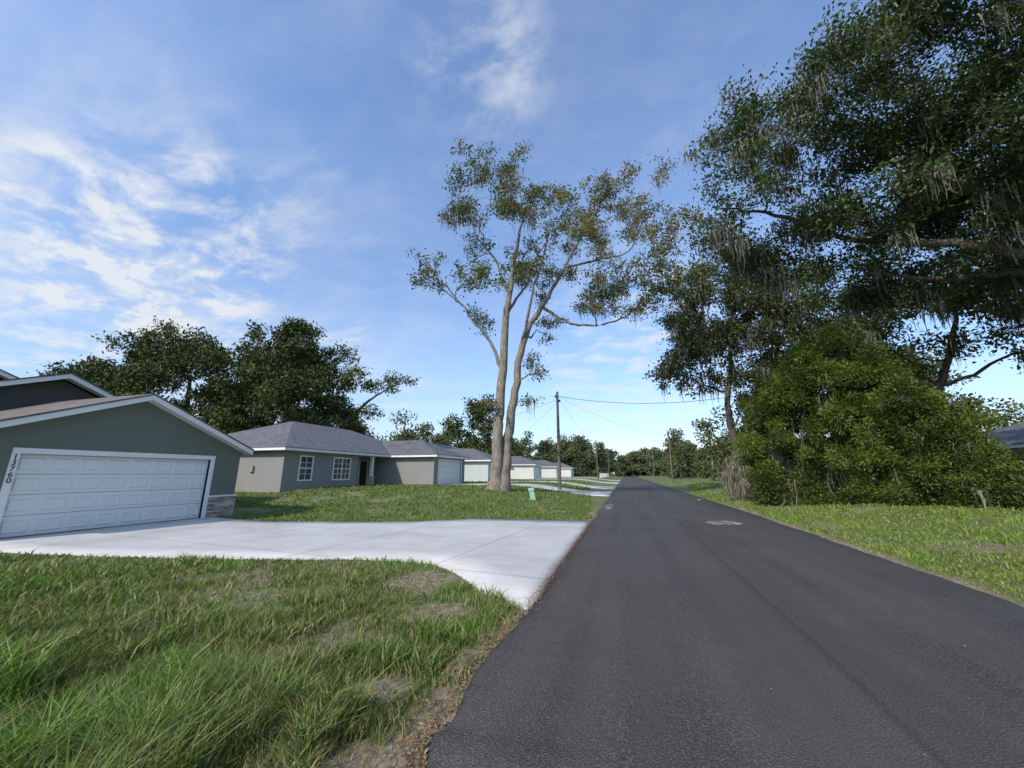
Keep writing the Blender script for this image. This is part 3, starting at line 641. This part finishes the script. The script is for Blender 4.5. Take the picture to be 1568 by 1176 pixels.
# ------------------------------------------------------------------ grass
rng=np.random.default_rng(100)
def blades(n,az0,az1,r0,r1,hs=1.):
    az=rng.uniform(az0,az1,n);r=np.exp(rng.uniform(math.log(r0),math.log(r1),n))
    X=r*np.sin(az);Y=r*np.cos(az)
    b=bare(X,Y)
    dens=.35+.65*ss((fbm(X,Y,1.4,20)-.31)/.28)
    k=((X<edgeL(Y)+.02)|(X>edgeR(Y)-.02))&(~in_drive(X,Y,-.02))&(rng.random(n)>b*.88)&(rng.random(n)<dens)
    k&=~((X<GX+.1)&(Y>2)&(Y<14.6))
    k&=~((X<-15.8)&(Y>18.8)&(Y<38.4)&(X<-20.4))&~((X<-15.9)&(Y>30.3)&(Y<37.4))
    for a,c in DR: k&=~((X<-1.2)&(X>-16)&(Y>a-.05-1.2*ss((X+4.5)/3.2))&(Y<c+.05+1.2*ss((X+4.5)/3.2)))
    X=X[k];Y=Y[k];r=r[k];b=b[k];m=len(X)
    tuft=ss((fbm(X,Y,2.0,30)-.50)/.12)
    weed=ss((fbm(X,Y,3.6,50)-.60)/.06)*(X<0)*(Y<5.5)
    near=ss((4.6-Y)/2.2)*(X<0)
    h=(.045+.055*rng.random(m)+.19*tuft*rng.random(m)*(.5+near)+.055*near+.14*weed*rng.random(m))*hs
    h*=np.where(X>0,.9,1.)
    h*=1+.35*ss((r-8)/20);h*=1-.5*b
    w=.0042*np.maximum(1,r/4.2)*rng.uniform(.7,1.3,m)*(1+.5*weed)
    an=rng.uniform(0,2*np.pi,m);S=np.stack([np.cos(an),np.sin(an),0*an],1)*w[:,None]
    la=rng.uniform(0,2*np.pi,m);lean=h*rng.uniform(.15,1.0,m);Ld=np.stack([np.cos(la),np.sin(la),0*la],1)*lean[:,None]
    Z=H(X,Y)+.0;P=np.stack([X,Y,Z],1);up=np.array([0,0,1.])
    A=P+Ld*.25+up*(h*.55)[:,None];T=P+Ld+up*(h*rng.uniform(.75,1,m))[:,None]
    V=np.stack([P-S,P+S,A+S*.8,A-S*.8,T],1).reshape(-1,3)
    i=np.arange(m)*5
    F=np.concatenate([np.stack([i,i+1,i+2],1),np.stack([i,i+2,i+3],1),np.stack([i+3,i+2,i+4],1)])
    g=np.clip(.6*tuft+.4*rng.random(m)+.3*weed,0,1)[:,None]
    patch=ss((fbm(X,Y,.6,40)-.38)/.25)[:,None]
    C=np.array((.11,.14,.036))*(1-g)+np.array((.16,.27,.05))*g
    far=ss((r-8)/10)[:,None];C=C*(1-.6*far)+np.array((.135,.195,.048))*.6*far
    C=C*(1-.28*patch)+np.array((.21,.22,.07))*.28*patch
    C=np.where((X>4)[:,None],C*np.array((1.25,1.25,.85)),C)
    dry=(rng.random(m)<(.12+.45*b+.12*patch[:,0])*(1-.5*far[:,0]))[:,None]
    C=np.where(dry,np.array((.32,.26,.14))*rng.uniform(.6,1.2,(m,1)),C)
    return V,F,np.repeat(C,5,0)
out=[blades(420000,rad(-100),rad(-5),1.3,60),blades(160000,rad(8),rad(75),4.6,60)]
n0=len(out[0][0])
npmesh('grass',np.vstack([out[0][0],out[1][0]]),np.vstack([out[0][1],out[1][1]+n0]),M_grassm,tint=np.vstack([out[0][2],out[1][2]]))
def litter(X,Y,size,cols,zf,name):
    P=np.stack([X,Y,zf(X,Y)+.006+rng.uniform(0,.012,len(X))],1)
    m=len(P);an=rng.uniform(0,6.28,m);d=np.stack([np.cos(an),np.sin(an),rng.normal(0,.18,m)],1);s=np.stack([-np.sin(an),np.cos(an),rng.normal(0,.18,m)],1)
    L=(size*rng.uniform(.4,1.5,m))[:,None]
    V=np.stack([P-d*L*.5,P+s*L*.2,P+d*L*.5,P-s*L*.2],1).reshape(-1,3)
    C=np.array(cols)[rng.integers(0,len(cols),m)]*rng.uniform(.6,1.3,(m,1))
    npmesh(name,V,np.arange(4*m).reshape(m,4),M_leafd,tint=np.repeat(C,4,0))
BR=[(.26,.13,.065),(.32,.18,.09),(.16,.085,.05),(.33,.25,.16)]
m=7500;Y_=1.2+rng.random(m)**1.5*26;X_=edgeL(Y_)-np.abs(rng.normal(-.02,.12,m))+.05
kk=~((Y_>5.0)&(Y_<14.2)&(X_<-1.27));X_=X_[kk];Y_=Y_[kk]
litter(X_,Y_,.026,BR,lambda X,Y:np.maximum(H(X,Y)+.012,.022),'leaf_litter')
m=130;Xs=rng.uniform(-1.2,4.6,m);Ys=1.5+rng.random(m)**1.4*28
litter(Xs,Ys,.02,[(.35,.3,.1),(.3,.2,.1),(.4,.36,.2),(.2,.22,.06)],lambda X,Y:roadz(X,Y),'fallen_leaves')
m=3600;Yd=rng.uniform(4.9,14.3,m);Xd=-1.25+rng.normal(0,1,m)*(.02+.05*vn(0,Yd,2.2,3))
litter(Xd,Yd,.025,BR,lambda X,Y:0*X+.052,'leaf_litter')
def blob(name,cx,cy,rx,ry,mat,dz,seed,n=36):
    g=np.random.default_rng(seed);a=np.linspace(0,2*np.pi,n,endpoint=False);q=1+g.uniform(-.4,.3,n)+.25*np.sin(a*2+seed)
    V=[(cx,cy,float(roadz(cx,cy))+dz)]+[(cx+rx*math.cos(t)*k,cy+ry*math.sin(t)*k,float(roadz(cx+rx*math.cos(t)*k,cy))+dz) for t,k in zip(a,q)]
    pymesh(name,V,[(0,i+1,(i+1)%n+1) for i in range(n)],mat)
M_patch=stucco('patch_dirt',(.19,.13,.095),.45,.9,.8,30);M_dust=stucco('pale_dust',(.27,.24,.21),.45,.9,.5,20)
blob('road_patch',2.95,14.75,.46,.66,M_dust,.006,1);blob('road_patch',2.98,14.8,.26,.36,M_patch,.011,2)
M_paint=stucco('marking_paint',(.6,.6,.57),.2,.7,.1)
def mark(L,name='road_marking'):
    V=[];F=[]
    for (xa,ya,xb,yb,w) in L:
        d=Vector((xb-xa,yb-ya,0)).normalized();s=Vector((-d.y,d.x,0))*w/2;n=len(V)
        for (x,y,sg) in ((xa,ya,-1),(xa,ya,1),(xb,yb,1),(xb,yb,-1)):
            xx=x+s.x*sg;yy=y+s.y*sg;V.append((xx,yy,float(roadz(xx,yy))+.007+.001*(len(V)//4)))
        F.append((n,n+3,n+2,n+1))
    pymesh(name,V,F,M_paint)
mark([(-1.1,19.7,-.75,20.2,.07),(-.75,19.7,-1.1,20.6,.06),(-1.15,20.9,-.8,21.4,.07),(-1.1,21.8,-.7,21.6,.06),(-.95,18.8,-.8,19.3,.06)])
mark([(4.2,26.8,4.5,27.9,.08),(4.0,27.6,4.6,27.3,.08)])
# ------------------------------------------------------------------ poles, wires, pedestal
def pole(x,y,h,arm=False):
    p=empty('utility_pole');tb=TB();z=float(H(x,y))
    tb.tube(np.array([(x,y,z-.3),(x,y,z+h*.5),(x,y,z+h)]),[.15,.13,.10],12);tb.build('pole',M_pole,p)
    box('pole_cap',(x-.1,y-.1,z+h),(x+.1,y+.1,z+h+.04),M_dark,p,.01)
    boxes('hardware',[((x-.22,y-.04,z+h-.5),(x-.1,y+.04,z+h-.25)),((x+.1,y-.04,z+h-.9),(x+.25,y+.04,z+h-.7))],M_dark,p,.01)
    if arm: box('crossarm',(x-1,y-.06,z+h-.6),(x+1,y+.06,z+h-.45),M_pole,p)
    return (x,y,z+h-.35)
p1=pole(-5.4,32.8,8.4);p2=pole(7.7,72.6,8.6);p3=pole(-6,88,8.6);p4=pole(7.9,120,8.8);p5=pole(-6,150,9,True);p6=pole(11.5,32.0,7.8)
def wire(a,b,sag,r=.016):
    a=np.array(a);b=np.array(b);t=np.linspace(0,1,18)[:,None];P=a+(b-a)*t;P[:,2]-=4*sag*(t*(1-t))[:,0];return P,[r]*18
w=TB()
for a,b,s,rr_ in [(p1,p6,.9,.018),(p1,p2,.9,.009),(p2,p4,.9,.014),(p1,p3,.9,.009),(p3,p5,.9,.014),((p1[0],p1[1],p1[2]-.3),(-20,29,3.9),.5,.011),((p1[0],p1[1],p1[2]-.5),(-16,45,3.9),.5,.011)]:
    P,q=wire(a,b,s,rr_);w.tube(P,q,4)
w.build('power_lines',M_wire,None)
pd=empty('utility_pedestal');x,y=-5.0,21.3;z=float(H(x,y))
box('pedestal_body',(-.14,-.11,-.05),(.14,.11,.62),M_pedes,pd,.03);box('pedestal_cap',(-.16,-.13,.48),(.16,.13,.66),M_pedes,pd,.035)
pd.location=(x,y,z);pd.rotation_euler=(rad(4),rad(-12),.3)
# ------------------------------------------------------------------ sun + sky
SUN_EL=38.;az=200.
sd=Vector((math.sin(rad(az))*math.cos(rad(SUN_EL)),math.cos(rad(az))*math.cos(rad(SUN_EL)),math.sin(rad(SUN_EL))))
sl_=bpy.data.lights.new('sun','SUN');sl_.energy=3.8;sl_.angle=rad(.6);sl_.color=(1,.91,.78)
so=link(bpy.data.objects.new('sun',sl_));so.rotation_euler=sd.to_track_quat('Z','Y').to_euler();so.location=(0,0,60)
wd=bpy.data.worlds.new('World');scene.world=wd;wd.use_nodes=True;nt=wd.node_tree
for n in list(nt.nodes):nt.nodes.remove(n)
out=nt.nodes.new('ShaderNodeOutputWorld');bg=nt.nodes.new('ShaderNodeBackground');bg.inputs[1].default_value=.14
sky=nt.nodes.new('ShaderNodeTexSky');sky.sky_type='NISHITA';sky.sun_disc=False;sky.sun_elevation=rad(SUN_EL);sky.sun_rotation=rad(az);sky.air_density=1.0;sky.dust_density=.5;sky.ozone_density=1.6
tc=nt.nodes.new('ShaderNodeTexCoord');sx=nt.nodes.new('ShaderNodeSeparateXYZ');nt.links.new(tc.outputs['Generated'],sx.inputs[0])
zz=mth(nt,'ADD',mth(nt,'MAXIMUM',sx.outputs[2],0.0),.12)
cb_=nt.nodes.new('ShaderNodeCombineXYZ');nt.links.new(mth(nt,'DIVIDE',sx.outputs[0],zz),cb_.inputs[0]);nt.links.new(mth(nt,'DIVIDE',sx.outputs[1],zz),cb_.inputs[1])
def cloudnoise(scale,sc,rot,lo,hi,dist=.6,det=8,rough=.6):
    mp=N(nt,'ShaderNodeMapping');mp.inputs['Scale'].default_value=sc;mp.inputs['Rotation'].default_value=(0,0,rot);nt.links.new(cb_.outputs[0],mp.inputs[0])
    n=N(nt,'ShaderNodeTexNoise',Scale=scale,Detail=det,Roughness=rough,Distortion=dist);nt.links.new(mp.outputs[0],n.inputs[0])
    mr=N(nt,'ShaderNodeMapRange',_interpolation_type='SMOOTHSTEP');nt.links.new(n.outputs[0],mr.inputs[0]);mr.inputs[1].default_value=lo;mr.inputs[2].default_value=hi
    return mr.outputs[0]
def blobm(d,c0,c1):
    v=N(nt,'ShaderNodeVectorMath',_operation='DOT_PRODUCT');nt.links.new(tc.outputs['Generated'],v.inputs[0]);v.inputs[1].default_value=Vector(d).normalized()
    mr=N(nt,'ShaderNodeMapRange',_interpolation_type='SMOOTHSTEP');nt.links.new(v.outputs['Value'],mr.inputs[0]);mr.inputs[1].default_value=c0;mr.inputs[2].default_value=c1
    return mr.outputs[0]
wisp=cloudnoise(1.3,(1.0,2.4,1),.5,.50,.80,.4)
veil=cloudnoise(.5,(1,1.6,1),-.3,.35,.75,.3,5)
puff=cloudnoise(4.2,(1,1.3,1),.3,.40,.68,.25,10,.62)
area=mth(nt,'ADD',mth(nt,'MULTIPLY',blobm((-.79,.43,.42),.972,.995),1.05),mth(nt,'ADD',mth(nt,'MULTIPLY',blobm((-.221,.551,.804),.986,.9995),.75),mth(nt,'MULTIPLY',blobm((-.90,.31,.20),.93,.997),.7)))
area=mth(nt,'ADD',area,mth(nt,'MULTIPLY',blobm((.04,.94,.30),.955,.998),.75))
area=mth(nt,'ADD',area,.10)
area2=mth(nt,'ADD',.16,mth(nt,'MULTIPLY',blobm((-.86,.45,.12),.74,.99),.65))
m1=mth(nt,'MULTIPLY',puff,mth(nt,'MULTIPLY',area,.78))
m2=mth(nt,'MULTIPLY',wisp,mth(nt,'MULTIPLY',area2,1.1))
m3=mth(nt,'MULTIPLY',veil,mth(nt,'MULTIPLY',area2,.9))
lowm=N(nt,'ShaderNodeMapRange');nt.links.new(sx.outputs[2],lowm.inputs[0]);lowm.inputs[1].default_value=.4;lowm.inputs[2].default_value=0.0
m4=mth(nt,'MULTIPLY',lowm.outputs[0],.16)
tot=mth(nt,'ADD',mth(nt,'ADD',m1,m2),mth(nt,'ADD',m3,m4),clamp=True)
tot=mth(nt,'MULTIPLY',tot,.9)
gain=ramp(nt,sx.outputs[2],[(0.0,(.92,1.0,1.18)),(.22,(1.25,1.38,1.55)),(.65,(1.72,1.85,2.05))])
skyc=mixc(nt,1.0,sky.outputs[0],gain,'MULTIPLY')
col=mixc(nt,tot,skyc,(5.9,6.15,6.5))
nt.links.new(col,bg.inputs[0]);nt.links.new(bg.outputs[0],out.inputs[0])
# ------------------------------------------------------------------ camera
cam=bpy.data.cameras.new('camera');cam.sensor_width=36;cam.lens=13.32;cam.clip_end=5000;cam.clip_start=.05
co=link(bpy.data.objects.new('camera',cam));co.location=(0,0,1.65);co.rotation_euler=(rad(90+13.3),0,rad(16.3));scene.camera=co
scene.view_settings.view_transform='Standard';scene.view_settings.look='None';scene.view_settings.exposure=0
